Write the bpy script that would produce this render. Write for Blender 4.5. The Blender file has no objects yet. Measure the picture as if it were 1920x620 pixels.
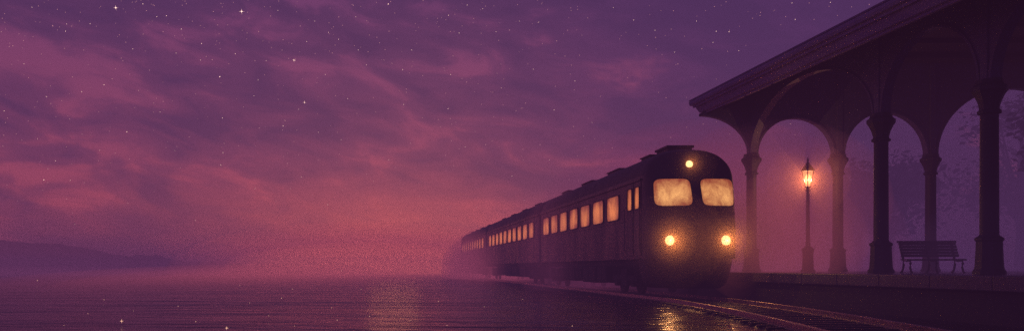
import bpy, bmesh, math, random
from mathutils import Vector, Matrix
random.seed(11)
S = bpy.context.scene
C = S.collection
PI = math.pi
F = 1450.0                      # focal length in pixels of the 1920 px wide photograph
EYE = 1.0                       # eye height above the rail tops (z = 0)

def lin(r, g, b, k=1.0):
    f = lambda c: (c/255/12.92 if c/255 <= .04045 else ((c/255+.055)/1.055)**2.4)*k
    return (f(r), f(g), f(b), 1.0)

# ------------------------------------------------------------------ node helpers
class NT:
    def __init__(s, tree):
        s.t = tree; tree.nodes.clear()
    def n(s, typ, ins=None, **kw):
        nd = s.t.nodes.new(typ)
        for k, v in kw.items(): setattr(nd, k, v)
        for k, v in (ins or {}).items():
            if isinstance(v, bpy.types.NodeSocket): s.t.links.new(v, nd.inputs[k])
            else: nd.inputs[k].default_value = v
        return nd
    def m(s, op, a, b=0.0, c=0.0, clamp=False):
        nd = s.t.nodes.new('ShaderNodeMath'); nd.operation = op; nd.use_clamp = clamp
        for i, v in enumerate((a, b, c)):
            if isinstance(v, bpy.types.NodeSocket): s.t.links.new(v, nd.inputs[i])
            else: nd.inputs[i].default_value = v
        return nd.outputs[0]
    def ramp(s, fac, stops, interp='LINEAR'):
        nd = s.t.nodes.new('ShaderNodeValToRGB'); cr = nd.color_ramp; cr.interpolation = interp
        while len(cr.elements) < len(stops): cr.elements.new(0.5)
        for e, (p, c) in zip(cr.elements, stops): e.position = p; e.color = c
        s.t.links.new(fac, nd.inputs[0]); return nd.outputs[0]
    def mix(s, f, a, b, mode='MIX'):
        nd = s.t.nodes.new('ShaderNodeMix'); nd.data_type = 'RGBA'; nd.blend_type = mode
        for i, v in ((0, f), (6, a), (7, b)):
            if isinstance(v, bpy.types.NodeSocket): s.t.links.new(v, nd.inputs[i])
            else: nd.inputs[i].default_value = v
        return nd.outputs[2]
    def vec(s, x, y, z):
        return s.n('ShaderNodeCombineXYZ', {0: x, 1: y, 2: z}).outputs[0]
    def noise(s, vec, scale, detail=4, rough=.55, dist=0.0):
        return s.n('ShaderNodeTexNoise', {'Vector': vec, 'Scale': scale, 'Detail': detail, 'Roughness': rough, 'Distortion': dist}).outputs[0]

def new_mat(name):
    m = bpy.data.materials.new(name); m.use_nodes = True
    return m, NT(m.node_tree)

def surf(name, col, rough=.6, metal=0.0, var=.35, scale=3.0, bump=.15, bscale=25.0, spec=.5, streak=False, rvar=.15):
    m, t = new_mat(name)
    co = t.n('ShaderNodeTexCoord').outputs['Object']
    v = co
    if streak:
        v = t.n('ShaderNodeMapping', {'Vector': co, 'Scale': (1.0, 1.0, .18)}).outputs[0]
    n1 = t.noise(v, scale, 6, .6)
    c = t.ramp(n1, [(.28, tuple(x*(1-var) for x in col[:3])+(1,)), (.72, tuple(min(1, x*(1+var)) for x in col[:3])+(1,))])
    n2 = t.noise(co, bscale, 5, .65)
    r = t.m('ADD', t.m('MULTIPLY', t.m('SUBTRACT', n1, .5), rvar*3), rough, clamp=True)
    b = t.n('ShaderNodeBump', {'Strength': bump, 'Distance': .02, 'Height': n2}).outputs[0]
    p = t.n('ShaderNodeBsdfPrincipled', {'Base Color': c, 'Roughness': r, 'Metallic': metal, 'Normal': b, 'Specular IOR Level': spec})
    t.n('ShaderNodeOutputMaterial', {'Surface': p.outputs[0]})
    return m

def glow_mat(name, c_lo, c_hi, strength, scale=2.5, mott=.5, axis=0):
    """misted glass; light from inside painted as emission, brighter core, darker edges"""
    m, t = new_mat(name)
    co = t.n('ShaderNodeTexCoord').outputs['Object']
    st = t.n('ShaderNodeMapping', {'Vector': co, 'Scale': (1.0, 1.0, .55)}).outputs[0]
    a = t.noise(st, scale, 5, .62, .6)
    f = t.noise(co, 26.0, 3, .7)
    k = t.m('ADD', t.m('MULTIPLY', a, .8), t.m('MULTIPLY', f, .25))
    ge = t.n('ShaderNodeSeparateXYZ', {0: t.n('ShaderNodeTexCoord').outputs['Generated']})
    gu = t.m('ABSOLUTE', t.m('SUBTRACT', ge.outputs[axis], .52)); gv = t.m('ABSOLUTE', t.m('SUBTRACT', ge.outputs[2], .42))
    rr = t.m('ADD', t.m('POWER', gu, 2.0), t.m('POWER', gv, 2.0))
    k = t.m('ADD', t.m('SUBTRACT', k, t.m('MULTIPLY', rr, .75)), .08)
    c = t.ramp(k, [(.30, c_lo), (.72, c_hi)])
    stg = t.m('MULTIPLY', t.m('ADD', t.m('MULTIPLY', k, mott*2), 1-mott), strength)
    p = t.n('ShaderNodeBsdfPrincipled', {'Base Color': (.02, .015, .015, 1), 'Roughness': .15, 'Emission Color': c, 'Emission Strength': stg})
    t.n('ShaderNodeOutputMaterial', {'Surface': p.outputs[0]})
    m.cycles.emission_sampling = 'NONE'
    return m

# ------------------------------------------------------------------ materials
M = {}
M['body'] = surf('train_paint', (.030, .020, .026, 1), .42, .0, .4, 1.2, .12, 14, streak=True)
M['roofp'] = surf('train_roof_paint', (.028, .024, .034, 1), .6, .0, .4, 1.6, .3, 9)
M['skirt'] = surf('train_skirt_paint', (.032, .022, .028, 1), .5, .0, .45, 2.0, .2, 12, streak=True)
M['under'] = surf('underframe_metal', (.012, .011, .016, 1), .7, .3, .5, 4, .4, 20)
M['rim'] = surf('window_rubber', (.012, .010, .012, 1), .5, .0, .3, 4, .1, 30)
M['trimm'] = surf('lamp_rim_metal', (.10, .08, .07, 1), .3, .8, .3, 4, .1, 30)
M['iron'] = surf('painted_cast_iron', (.022, .022, .042, 1), .58, .2, .45, 2.2, .35, 22, streak=True)
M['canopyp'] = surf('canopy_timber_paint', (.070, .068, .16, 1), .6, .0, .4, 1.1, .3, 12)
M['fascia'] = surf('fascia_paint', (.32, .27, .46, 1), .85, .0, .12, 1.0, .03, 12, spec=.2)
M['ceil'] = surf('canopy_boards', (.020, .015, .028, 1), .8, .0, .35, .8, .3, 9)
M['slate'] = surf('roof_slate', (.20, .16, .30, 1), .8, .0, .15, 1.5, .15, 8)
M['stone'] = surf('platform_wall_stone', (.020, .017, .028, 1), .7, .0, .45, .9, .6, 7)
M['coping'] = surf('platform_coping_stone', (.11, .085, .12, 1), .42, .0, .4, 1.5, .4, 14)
M['wood'] = surf('bench_wood', (.035, .026, .040, 1), .5, .0, .4, 3, .3, 20)
M['sleeper'] = surf('wet_sleeper_timber', (.022, .018, .022, 1), .46, .0, .5, 3, .6, 14)
M['railm'] = surf('polished_rail_steel', (.45, .34, .30, 1), .38, .95, .3, 2, .03, 30)
M['bark'] = surf('tree_bark', (.030, .024, .034, 1), .9, .0, .4, 2, .5, 8)
M['leaf'] = surf('tree_leaves', (.035, .035, .045, 1), .8, .0, .5, .5, .0, 8)
M['hill'] = surf('hill_ground', (.030, .022, .040, 1), 1.0, .0, .3, .02, .0, 1)
M['land'] = surf('dark_ground', (.020, .017, .026, 1), .9, .0, .4, .4, .3, 5)
M['pane'] = glow_mat('lit_cab_glass', lin(170, 82, 50), lin(255, 184, 110), 1.08, 2.0, .5)
M['pane_side'] = glow_mat('lit_carriage_glass', lin(140, 60, 40), lin(245, 138, 74), .78, 1.6, .5, 1)
M['lens'] = glow_mat('headlight_lens', lin(255, 190, 100), lin(255, 222, 140), 1.05, 6.0, .2)
ml, tl = new_mat('headlight_lens')
cl_ = tl.n('ShaderNodeTexCoord').outputs['Object']
el = tl.n('ShaderNodeEmission', {'Color': tl.ramp(tl.noise(cl_, 7, 4, .6), [(.3, lin(255, 206, 130)), (.7, lin(255, 228, 160))]), 'Strength': 2.3})
tl.n('ShaderNodeOutputMaterial', {'Surface': el.outputs[0]}); ml.cycles.emission_sampling = 'NONE'
M['lens'] = ml
M['lampglass'] = glow_mat('lantern_glass', lin(255, 160, 90), lin(255, 205, 140), 1.6, 5.0, .25)

def water_mat():
    m, t = new_mat('lake_water')
    pos = t.n('ShaderNodeNewGeometry').outputs['Position']
    w1 = t.noise(t.n('ShaderNodeMapping', {'Vector': pos, 'Scale': (.05, .24, 1)}).outputs[0], 1.0, 4, .5, 1.0)
    w2 = t.noise(t.n('ShaderNodeMapping', {'Vector': pos, 'Scale': (.60, 1.5, 1)}).outputs[0], 1.0, 4, .55, 1.0)
    w3 = t.noise(t.n('ShaderNodeMapping', {'Vector': pos, 'Scale': (3.2, 7.5, 1)}).outputs[0], 1.0, 4, .6)
    h = t.m('ADD', t.m('ADD', t.m('MULTIPLY', w1, 2.8), t.m('MULTIPLY', w2, .42)), t.m('MULTIPLY', w3, .055))
    b = t.n('ShaderNodeBump', {'Strength': 1.0, 'Distance': .19, 'Height': h}).outputs[0]
    c = t.ramp(w1, [(.35, (.006, .006, .022, 1)), (.7, (.020, .013, .035, 1))])
    r = t.ramp(w2, [(.3, (.12,)*3+(1,)), (.75, (.26,)*3+(1,))])
    p = t.n('ShaderNodeBsdfPrincipled', {'Base Color': c, 'Roughness': r, 'Normal': b, 'IOR': 1.33})
    t.n('ShaderNodeOutputMaterial', {'Surface': p.outputs[0]})
    return m
M['water'] = water_mat()

def bed_mat():
    m, t = new_mat('wet_track_ballast')
    pos = t.n('ShaderNodeNewGeometry').outputs['Position']
    v = t.n('ShaderNodeTexVoronoi', {'Vector': pos, 'Scale': 13.0})
    n = t.noise(pos, .9, 4, .6)
    c = t.mix(.5, t.ramp(n, [(.35, (.008, .007, .012, 1)), (.7, (.024, .018, .026, 1))]), v.outputs['Color'], 'MULTIPLY')
    r = t.ramp(n, [(.42, (.34,)*3+(1,)), (.6, (.7,)*3+(1,))])
    b = t.n('ShaderNodeBump', {'Strength': .8, 'Distance': .04, 'Height': v.outputs['Distance']}).outputs[0]
    p = t.n('ShaderNodeBsdfPrincipled', {'Base Color': c, 'Roughness': r, 'Normal': b})
    t.n('ShaderNodeOutputMaterial', {'Surface': p.outputs[0]})
    return m
M['bed'] = bed_mat()

def paving_mat():
    m, t = new_mat('wet_platform_paving')
    pos = t.n('ShaderNodeNewGeometry').outputs['Position']
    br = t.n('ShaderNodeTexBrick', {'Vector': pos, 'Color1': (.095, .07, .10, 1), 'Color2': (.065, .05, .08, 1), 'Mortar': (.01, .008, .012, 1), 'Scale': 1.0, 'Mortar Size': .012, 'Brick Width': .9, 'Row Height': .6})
    n = t.noise(pos, .8, 5, .6)
    r = t.ramp(n, [(.4, (.18,)*3+(1,)), (.62, (.45,)*3+(1,))])
    n2 = t.noise(pos, 30, 4, .6)
    h = t.m('ADD', t.m('MULTIPLY', n2, .3), br.outputs['Fac'])
    b = t.n('ShaderNodeBump', {'Strength': .5, 'Distance': .01, 'Height': h, }, invert=True).outputs[0]
    p = t.n('ShaderNodeBsdfPrincipled', {'Base Color': br.outputs['Color'], 'Roughness': r, 'Normal': b})
    t.n('ShaderNodeOutputMaterial', {'Surface': p.outputs[0]})
    return m
M['paving'] = paving_mat()

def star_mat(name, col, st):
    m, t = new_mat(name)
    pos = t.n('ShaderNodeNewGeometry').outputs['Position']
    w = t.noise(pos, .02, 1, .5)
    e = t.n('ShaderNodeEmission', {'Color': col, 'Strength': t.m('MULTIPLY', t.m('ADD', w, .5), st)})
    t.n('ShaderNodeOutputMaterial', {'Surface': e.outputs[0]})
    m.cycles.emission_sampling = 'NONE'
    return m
M['star'] = star_mat('starlight', lin(255, 205, 190), 2.0)
M['starfaint'] = star_mat('faint_starlight', lin(245, 170, 175), .80)
M['star_glint'] = star_mat('painted_star_glint', lin(255, 190, 160), 1.5)  # emission for the star reflections painted over the water

# ------------------------------------------------------------------ mesh helpers
def obj(name, bm, mat, parent=None, smooth=False, loc=None):
    me = bpy.data.meshes.new(name)
    bmesh.ops.recalc_face_normals(bm, faces=bm.faces)
    bm.to_mesh(me); bm.free()
    mats = mat if isinstance(mat, (list, tuple)) else [mat]
    for mm in mats: me.materials.append(mm)
    if smooth:
        for p in me.polygons: p.use_smooth = True
        try: me.set_sharp_from_angle(angle=math.radians(38))
        except Exception: pass
    o = bpy.data.objects.new(name, me); C.objects.link(o)
    if parent: o.parent = parent
    if loc: o.location = loc
    return o

def thing(name, label, cat, loc=(0, 0, 0), rz=0, group=None):
    o = bpy.data.objects.new(name, None); C.objects.link(o)
    o.location = loc; o.rotation_euler = (0, 0, rz); o.empty_display_size = .3
    o['label'] = label; o['category'] = cat
    if group: o['group'] = group
    return o

def tag(o, kind=None, label=None, cat=None, group=None):
    if kind: o['kind'] = kind
    if label: o['label'] = label
    if cat: o['category'] = cat
    if group: o['group'] = group
    return o

def dup(root, loc, rz=None):
    r = root.copy(); C.objects.link(r); r.location = loc
    if rz is not None: r.rotation_euler = (0, 0, rz)
    for ch in list(root.children):
        c = ch.copy(); C.objects.link(c); c.parent = r
        for g in ch.children:
            d = g.copy(); C.objects.link(d); d.parent = c
    return r

def box(bm, x0, x1, y0, y1, z0, z1, bev=0.0):
    r = bmesh.ops.create_cube(bm, size=1.0)
    for v in r['verts']:
        v.co = Vector((x0+(v.co.x+.5)*(x1-x0), y0+(v.co.y+.5)*(y1-y0), z0+(v.co.z+.5)*(z1-z0)))
    if bev:
        es = list({e for v in r['verts'] for e in v.link_edges})
        bmesh.ops.bevel(bm, geom=es, offset=bev, segments=2, profile=.6, affect='EDGES')

def lathe(bm, prof, n=24, cx=0, cy=0, rot=0.0, cap=True):
    """prof: list of (radius, z) or (radius, z, squareness)"""
    rings = []
    for p in prof:
        r, z = p[0], p[1]; sq = p[2] if len(p) > 2 else 0
        ring = []
        for i in range(n):
            a = 2*PI*i/n+rot
            rr = r
            if sq:
                rr = r*((1-sq)+sq/max(abs(math.cos(a)), abs(math.sin(a))))
            ring.append(bm.verts.new((cx+rr*math.cos(a), cy+rr*math.sin(a), z)))
        rings.append(ring)
    for a, b in zip(rings, rings[1:]):
        for i in range(n):
            bm.faces.new((a[i], a[(i+1) % n], b[(i+1) % n], b[i]))
    if cap:
        bm.faces.new(rings[0][::-1]); bm.faces.new(rings[-1])

def tube(bm, pts, rad, n=10, cap=True):
    pts = [Vector(p) for p in pts]; rings = []
    rads = rad if isinstance(rad, (list, tuple)) else [rad]*len(pts)
    for i, p in enumerate(pts):
        d = (pts[min(i+1, len(pts)-1)]-pts[max(i-1, 0)]).normalized()
        u = d.cross(Vector((0, 0, 1)))
        if u.length < .05: u = d.cross(Vector((0, 1, 0)))
        u.normalize(); w = d.cross(u).normalized()
        rings.append([bm.verts.new(p+(u*math.cos(2*PI*k/n)+w*math.sin(2*PI*k/n))*rads[i]) for k in range(n)])
    for a, b in zip(rings, rings[1:]):
        for k in range(n): bm.faces.new((a[k], a[(k+1) % n], b[(k+1) % n], b[k]))
    if cap:
        bm.faces.new(rings[0][::-1]); bm.faces.new(rings[-1])

def sweep_section(bm, path, sec):
    """sec: list of (offset sideways, z); path: list of (x, y); closed section"""
    rings = []
    for i, (x, y) in enumerate(path):
        a = path[max(i-1, 0)]; b = path[min(i+1, len(path)-1)]
        d = Vector((b[0]-a[0], b[1]-a[1])).normalized(); nx, ny = d.y, -d.x
        rings.append([bm.verts.new((x+nx*s, y+ny*s, z)) for s, z in sec])
    n = len(sec)
    for a, b in zip(rings, rings[1:]):
        for k in range(n): bm.faces.new((a[k], a[(k+1) % n], b[(k+1) % n], b[k]))
    bm.faces.new(rings[0][::-1]); bm.faces.new(rings[-1])

# ------------------------------------------------------------------ track
def xc(y):
    return 10.25 if y >= 27 else 10.25-.0335*(27-y)**1.57
ys = [6+i*.75 for i in range(28)]+[27+i*6 for i in range(12)]
HALF = .98
water_z = -.20

bm = bmesh.new()
# the lake: one sheet to the horizon
g = bmesh.ops.create_grid(bm, x_segments=2, y_segments=2, size=1.0)
for v in g['verts']: v.co = Vector((-1200+(v.co.x+1)*1300, -40+(v.co.y+1)*1270, water_z))
tag(obj('water', bm, M['water']), 'structure')

bm = bmesh.new()
rows = []
ysb = [1+i*.8 for i in range(34)]+[29+i*7 for i in range(12)]
for y in ysb:
    c = xc(y); j = .10*math.sin(y*1.7)+.07*math.sin(y*3.9+1)
    rows.append([bm.verts.new((c-HALF-.62+j, y, water_z-.06)), bm.verts.new((c-HALF-.30+j*.6, y, -.165)),
                 bm.verts.new((c, y, -.15)), bm.verts.new((c+HALF+.4, y, -.165)), bm.verts.new((12.36, y, -.17))])
for a, b in zip(rows, rows[1:]):
    for k in range(4): bm.faces.new((a[k], a[k+1], b[k+1], b[k]))
tag(obj('trackbed', bm, M['bed'], smooth=True), 'structure')

track = thing('railway_track', 'wet steel rails on dark timber sleepers curving out from under the train', 'railway track', (xc(12), 12, -.15))
def loc_child(o):
    o.parent = track; o.matrix_parent_inverse = Matrix.Translation(-Vector(track.location)); return o
for s in (-1, 1):
    bm = bmesh.new()
    path = [(xc(y)+s*HALF, y) for y in ys]
    sec = [(-.07, -.146), (.07, -.146), (.07, -.13), (.014, -.11), (.014, -.045), (.040, -.036), (.040, -.006), (.030, .0), (-.030, .0), (-.040, -.006), (-.040, -.036), (-.014, -.045), (-.014, -.11), (-.07, -.13)]
    sweep_section(bm, path, sec)
    o = loc_child(obj('rail', bm, M['railm']))
for i in range(62):
    y = 6.5+i*.66; c = xc(y)
    d = (xc(y+.1)-xc(y-.1))/.2
    bm = bmesh.new(); w = random.uniform(-.015, .015)
    box(bm, -HALF-.32, HALF+.32, -.125+w, .125-w, -.26, -.128+random.uniform(-.006, .004), .012)
    o = obj('sleeper', bm, M['sleeper'])
    o.location = (c, y, 0); o.rotation_euler = (random.uniform(-.004, .004), 0, -math.atan(d)+random.uniform(-.01, .01))
    loc_child(o)

# ------------------------------------------------------------------ platform and land
PZ = EYE-.17
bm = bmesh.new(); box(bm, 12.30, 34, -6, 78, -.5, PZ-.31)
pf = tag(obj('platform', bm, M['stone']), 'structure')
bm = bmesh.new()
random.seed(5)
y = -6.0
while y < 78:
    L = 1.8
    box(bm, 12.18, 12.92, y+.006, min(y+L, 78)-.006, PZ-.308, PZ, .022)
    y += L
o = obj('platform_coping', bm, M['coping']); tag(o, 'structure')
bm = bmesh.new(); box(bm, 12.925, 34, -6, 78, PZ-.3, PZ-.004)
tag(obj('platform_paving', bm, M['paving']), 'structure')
bm = bmesh.new(); box(bm, 34.003, 700, -40, 900, -2, PZ-.05)
tag(obj('ground', bm, M['land']), 'structure')
bm = bmesh.new(); box(bm, 12.32, 34.0, 78.003, 900, -2, PZ-.06)
tag(obj('bank_ground', bm, M['land']), 'structure')

# ------------------------------------------------------------------ train
TX = 10.55; HW = 1.56; Z0 = 1.30; FY = 26.1; CY = 27.1
def profile():
    p = []
    for i in range(9): p.append((HW-.02*(1-i/8)-(.03*max(0, i/8-.6)), Z0+(4.12-Z0)*i/8))
    n = 14
    for i in range(1, n):
        a = PI/2*i/n
        p.append(((HW-.012)*math.cos(a)**.78, 4.12+1.05*math.sin(a)**.92))
    right = p+[(0, 5.17)]
    left = [(-x, z) for x, z in reversed(p)]
    return right+left
PROF = profile()
def gauge(dx, z):
    a = math.atan2(z-Z0, dx); r = math.hypot(dx, z-Z0)
    if r < 1e-6: return 0
    best = None
    for (x0, z0), (x1, z1) in zip(PROF, PROF[1:]):
        c, s = math.cos(a), math.sin(a)
        ex, ez = x1-x0, z1-z0
        den = c*ez-s*ex
        if abs(den) < 1e-9: continue
        t = (x0*ez-(z0-Z0)*ex)/den
        u = (x0*s-(z0-Z0)*c)/den
        if t > 0 and -.001 <= u <= 1.001: best = t if best is None else max(best, t)
    return r/(best or HW)
def front_y(dx, z, off=0.0):
    s = min(gauge(dx, z), 1.0)
    fr = FY+.24*max(0, z-2.3)
    n = 2.9
    return fr+(CY+.35-fr)*(1-(1-s**n)**(1/n))-off if s < 1 else CY+.35-off

def ring(bm, y, prof=PROF, sc=1.0, yf=None):
    out = []
    for x, z in prof:
        X, Z = x*sc, Z0+(z-Z0)*sc
        out.append(bm.verts.new((X, y if yf is None else yf(X, Z, sc), Z)))
    return out
def bridge(bm, a, b, bottom=True):
    for i in range(len(a)-1): bm.faces.new((a[i], a[i+1], b[i+1], b[i]))
    if bottom: bm.faces.new((a[-1], a[0], b[0], b[-1]))

def car_shell(y0, y1, nose=False):
    """body sides + roof as two bmeshes; roof = z above 4.2"""
    bm = bmesh.new(); rings = []
    if nose:
        for sc in (0.02, .15, .3, .45, .58, .68, .76, .83, .88, .92, .95, .97, .985, .995):
            def yf(X, Z, s):
                fr = FY+.24*max(0, Z-2.3); n = 2.9
                return fr+(CY+.35-fr)*(1-(1-s**n)**(1/n))
            rings.append(ring(bm, 0, PROF, sc, yf))
        rings.append(ring(bm, CY+.35))
    else:
        rings.append(ring(bm, y0, PROF, .965)); rings.append(ring(bm, y0+.05, PROF, .99)); rings.append(ring(bm, y0+.16))
    k = int((y1-rings[-1][0].co.y)/1.2)
    ya = rings[-1][0].co.y
    for i in range(1, k+1): rings.append(ring(bm, ya+(y1-.2-ya)*i/k))
    rings.append(ring(bm, y1-.05, PROF, .99)); rings.append(ring(bm, y1, PROF, .965))
    for a, b in zip(rings, rings[1:]): bridge(bm, a, b)
    bm.faces.new(rings[0]); bm.faces.new(rings[-1][::-1])
    for f in bm.faces:
        c = f.calc_center_median()
        f.material_index = 1 if (c.z > 4.3 and c.y > CY+.2) else 0
    return bm

def patch(pts_fn, a, b, q=.30, nr=5, nt=44, inner=0.0):
    """rounded-rectangle patch in (u, v), mapped by pts_fn"""
    bm = bmesh.new(); rings = []
    for i in range(nr+1):
        r = inner+(1-inner)*i/nr
        if r < 1e-4: rings.append([bm.verts.new(pts_fn(0, 0))]); continue
        rg = []
        for k in range(nt):
            t = 2*PI*k/nt; c, s = math.cos(t), math.sin(t)
            u = a*r*math.copysign(abs(c)**q, c); v = b*r*math.copysign(abs(s)**q, s)
            rg.append(bm.verts.new(pts_fn(u, v)))
        rings.append(rg)
    for A, B in zip(rings, rings[1:]):
        for k in range(nt):
            if len(A) == 1: bm.faces.new((A[0], B[k], B[(k+1) % nt]))
            else: bm.faces.new((A[k], B[k], B[(k+1) % nt], A[(k+1) % nt]))
    return bm

def rounded_bar(fn, a, b, q, w, nt=44):
    """raised window surround: ring with thickness; fn(u, v, out)"""
    bm = bmesh.new(); rings = []
    for (k, o) in ((0.0, .004), (0.0, .028), (1.0, .034), (1.0, .004)):
        rg = []
        for i in range(nt):
            t = 2*PI*i/nt; c, s = math.cos(t), math.sin(t)
            u = (a+w*k)*math.copysign(abs(c)**q, c); v = (b+w*k)*math.copysign(abs(s)**q, s)
            rg.append(bm.verts.new(fn(u, v, o)))
        rings.append(rg)
    for j in range(4):
        A, B = rings[j], rings[(j+1) % 4]
        for i in range(nt): bm.faces.new((A[i], A[(i+1) % nt], B[(i+1) % nt], B[i]))
    return bm

def side_window(parent, yc, zc, hw, hh, side=-1, pane='pane_side', name='window'):
    X = HW-.006
    fn = lambda u, v, o=0.0: (side*(X+o), yc+u, zc+v)
    fr = obj(name, rounded_bar(fn, hw, hh, .22, .045), M['rim'], parent, True)
    obj('pane', patch(lambda u, v: (side*(X+.012), yc+u, zc+v), hw, hh, .22, 3), M[pane], fr)
    return fr

def cyl_x(bm, x0, x1, y, z, r, n=24):
    rg = []
    for x in (x0, x1):
        rg.append([bm.verts.new((x, y+r*math.cos(2*PI*k/n), z+r*math.sin(2*PI*k/n))) for k in range(n)])
    for k in range(n): bm.faces.new((rg[0][k], rg[0][(k+1) % n], rg[1][(k+1) % n], rg[1][k]))
    bm.faces.new(rg[0][::-1]); bm.faces.new(rg[1])

def bogie(parent, yc):
    bm = bmesh.new()
    for s in (-1, 1):
        x0, x1 = sorted((s*1.17, s*1.30))
        box(bm, x0, x1, yc-1.55, yc+1.55, .50, .72, .03)
        box(bm, x0-.02, x1+.02, yc-.38, yc+.38, .30, .95, .04)
        for dy in (-1.05, 1.05):
            box(bm, x0-.03, x1+.05, yc+dy-.17, yc+dy+.17, .28, .62, .04)
            for q in (-.3, .3):
                tube(bm, [(s*1.25, yc+dy+q, .66), (s*1.25, yc+dy+q, 1.0)], .075, 10)
    box(bm, -1.2, 1.2, yc-.25, yc+.25, .55, .95, .03)
    b = obj('bogie', bm, M['under'], parent)
    for dy in (-1.05, 1.05):
        bm = bmesh.new()
        cyl_x(bm, -1.03, -.90, yc+dy, .46, .455, 30); cyl_x(bm, .90, 1.03, yc+dy, .46, .455, 30)
        cyl_x(bm, -.92, .92, yc+dy, .46, .08, 12)
        obj('wheelset', bm, M['under'], b, True)

def underframe(parent, y0, y1, boxes):
    bm = bmesh.new()
    box(bm, -1.38, 1.38, y0, y1, 1.06, 1.296, .02); box(bm, -.84, .84, y0+.3, y1-.3, .34, 1.055, .03)
    o = obj('underframe', bm, M['under'], parent)
    for (a, b, z) in boxes:
        bm = bmesh.new(); box(bm, -1.42, -.5, a, b, z, 1.055, .04)
        box(bm, -1.445, -1.425, a+.1, (a+b)/2-.03, z+.08, 1.0, .01)
        box(bm, -1.445, -1.425, (a+b)/2+.03, b-.1, z+.08, 1.0, .01)
        obj('equipment_box', bm, M['under'], parent)
        bm = bmesh.new(); box(bm, .5, 1.42, a-.2, b+.2, z, 1.055, .04)
        obj('equipment_box', bm, M['under'], parent)

def roof_vent(parent, y0, y1, hwx=.55, h=.16, xo=0.0, zb=5.13):
    bm = bmesh.new()
    box(bm, xo-hwx, xo+hwx, y0, y1, zb-.1, zb+h*.62, .03)
    box(bm, xo-hwx-.05, xo+hwx+.05, y0-.05, y1+.05, zb+h*.64, zb+h, .02)
    obj('roof_vent', bm, M['roofp'], parent)

def strip(parent, y0, y1, z, h=.05, d=.03, name='body_rail', x=HW):
    bm = bmesh.new()
    for s in (-1, 1):
        a, b = sorted((s*(x-.02), s*(x+d)))
        box(bm, a, b, y0, y1, z, z+h, .008)
    obj(name, bm, M['body'], parent)

car1 = thing('railcar', 'leading railcar with two glowing cab windows, round nose and lit headlights', 'train', (TX, 0, 0), 0, 'coupled carriages of the train')
obj('body', car_shell(CY, 45.6, True), [M['body'], M['roofp']], car1, True)
# cab windows and lights
CZ = 3.58
for s in (-1, 1):
    uc = s*.77
    def fn(u, v, o=0.0, uc=uc, s=s):
        x = uc+u
        return (x*1.0, front_y(x, CZ+v)-.002-o, CZ+v)
    a, b = .60, .475
    fr = obj('cab_window', rounded_bar(lambda u, v, o: fn(u, v, o), a, b, .34, .05, 64), M['rim'], car1, True)
    obj('pane', patch(lambda u, v: fn(u, v, .014), a, b, .34, 10, 64), M['pane'], fr, True)

def lamp_round(parent, dx, z, r, name):
    y = front_y(dx, z)
    bm = bmesh.new()
    prof = [(r*1.05, .10), (r*1.32, .08), (r*1.36, .02), (r*1.25, -.035), (r*1.08, -.06), (r*1.02, -.05), (r*1.0, -.01)]
    n = 32; rings = []
    for rr, oy in prof:
        rings.append([bm.verts.new((dx+rr*math.cos(2*PI*k/n), y+oy, z+rr*math.sin(2*PI*k/n))) for k in range(n)])
    for A, B in zip(rings, rings[1:]):
        for k in range(n): bm.faces.new((A[k], A[(k+1) % n], B[(k+1) % n], B[k]))
    h = obj(name, bm, M['rim'], parent, True)
    bm = bmesh.new(); rings = []
    for i in range(7):
        q = i/6; rr = r*math.sin(q*PI/2*.999)
        if i == 0: rings.append([bm.verts.new((dx, y-.075, z))])
        else: rings.append([bm.verts.new((dx+rr*math.cos(2*PI*k/n), y-.02-.055*math.cos(q*PI/2), z+rr*math.sin(2*PI*k/n))) for k in range(n)])
    for A, B in zip(rings, rings[1:]):
        for k in range(n):
            if len(A) == 1: bm.faces.new((A[0], B[k], B[(k+1) % n]))
            else: bm.faces.new((A[k], B[k], B[(k+1) % n], A[(k+1) % n]))
    obj('lens', bm, M['lens'], h, True)
    return (TX+dx, y-.12, z)
lamp_pts = [lamp_round(car1, -1.0, 1.92, .168, 'headlight'), lamp_round(car1, .87, 1.92, .165, 'headlight'), lamp_round(car1, -.10, 4.58, .125, 'roof_headlight')]

# belt line and seam across the nose
def nose_band(z, h, off, name):
    bm = bmesh.new(); cols = []
    for i in range(61):
        dx = -HW*.992+HW*1.984*i/60
        r = []
        for (zz, o) in ((z, .0), (z, off), (z+h, off), (z+h, .0)):
            r.append(bm.verts.new((dx, front_y(dx, zz)-o-.001, zz)))
        cols.append(r)
    for a, b in zip(cols, cols[1:]):
        for k in range(3): bm.faces.new((a[k], a[k+1], b[k+1], b[k]))
    obj(name, bm, M['body'], car1, True)
nose_band(2.86, .05, .022, 'belt_rail')
nose_band(1.305, .05, .03, 'skirt_rail')
# handrails on the nose
for dx in (-1.28, 1.28):
    bm = bmesh.new(); pts = [(dx, front_y(dx, z)-.05, z) for z in (2.1, 2.3, 2.5, 2.7)]
    tube(bm, [(dx, front_y(dx, 2.1), 2.1)]+pts+[(dx, front_y(dx, 2.7), 2.7)], .014, 8)
    obj('handrail', bm, M['trimm'], car1)
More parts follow.
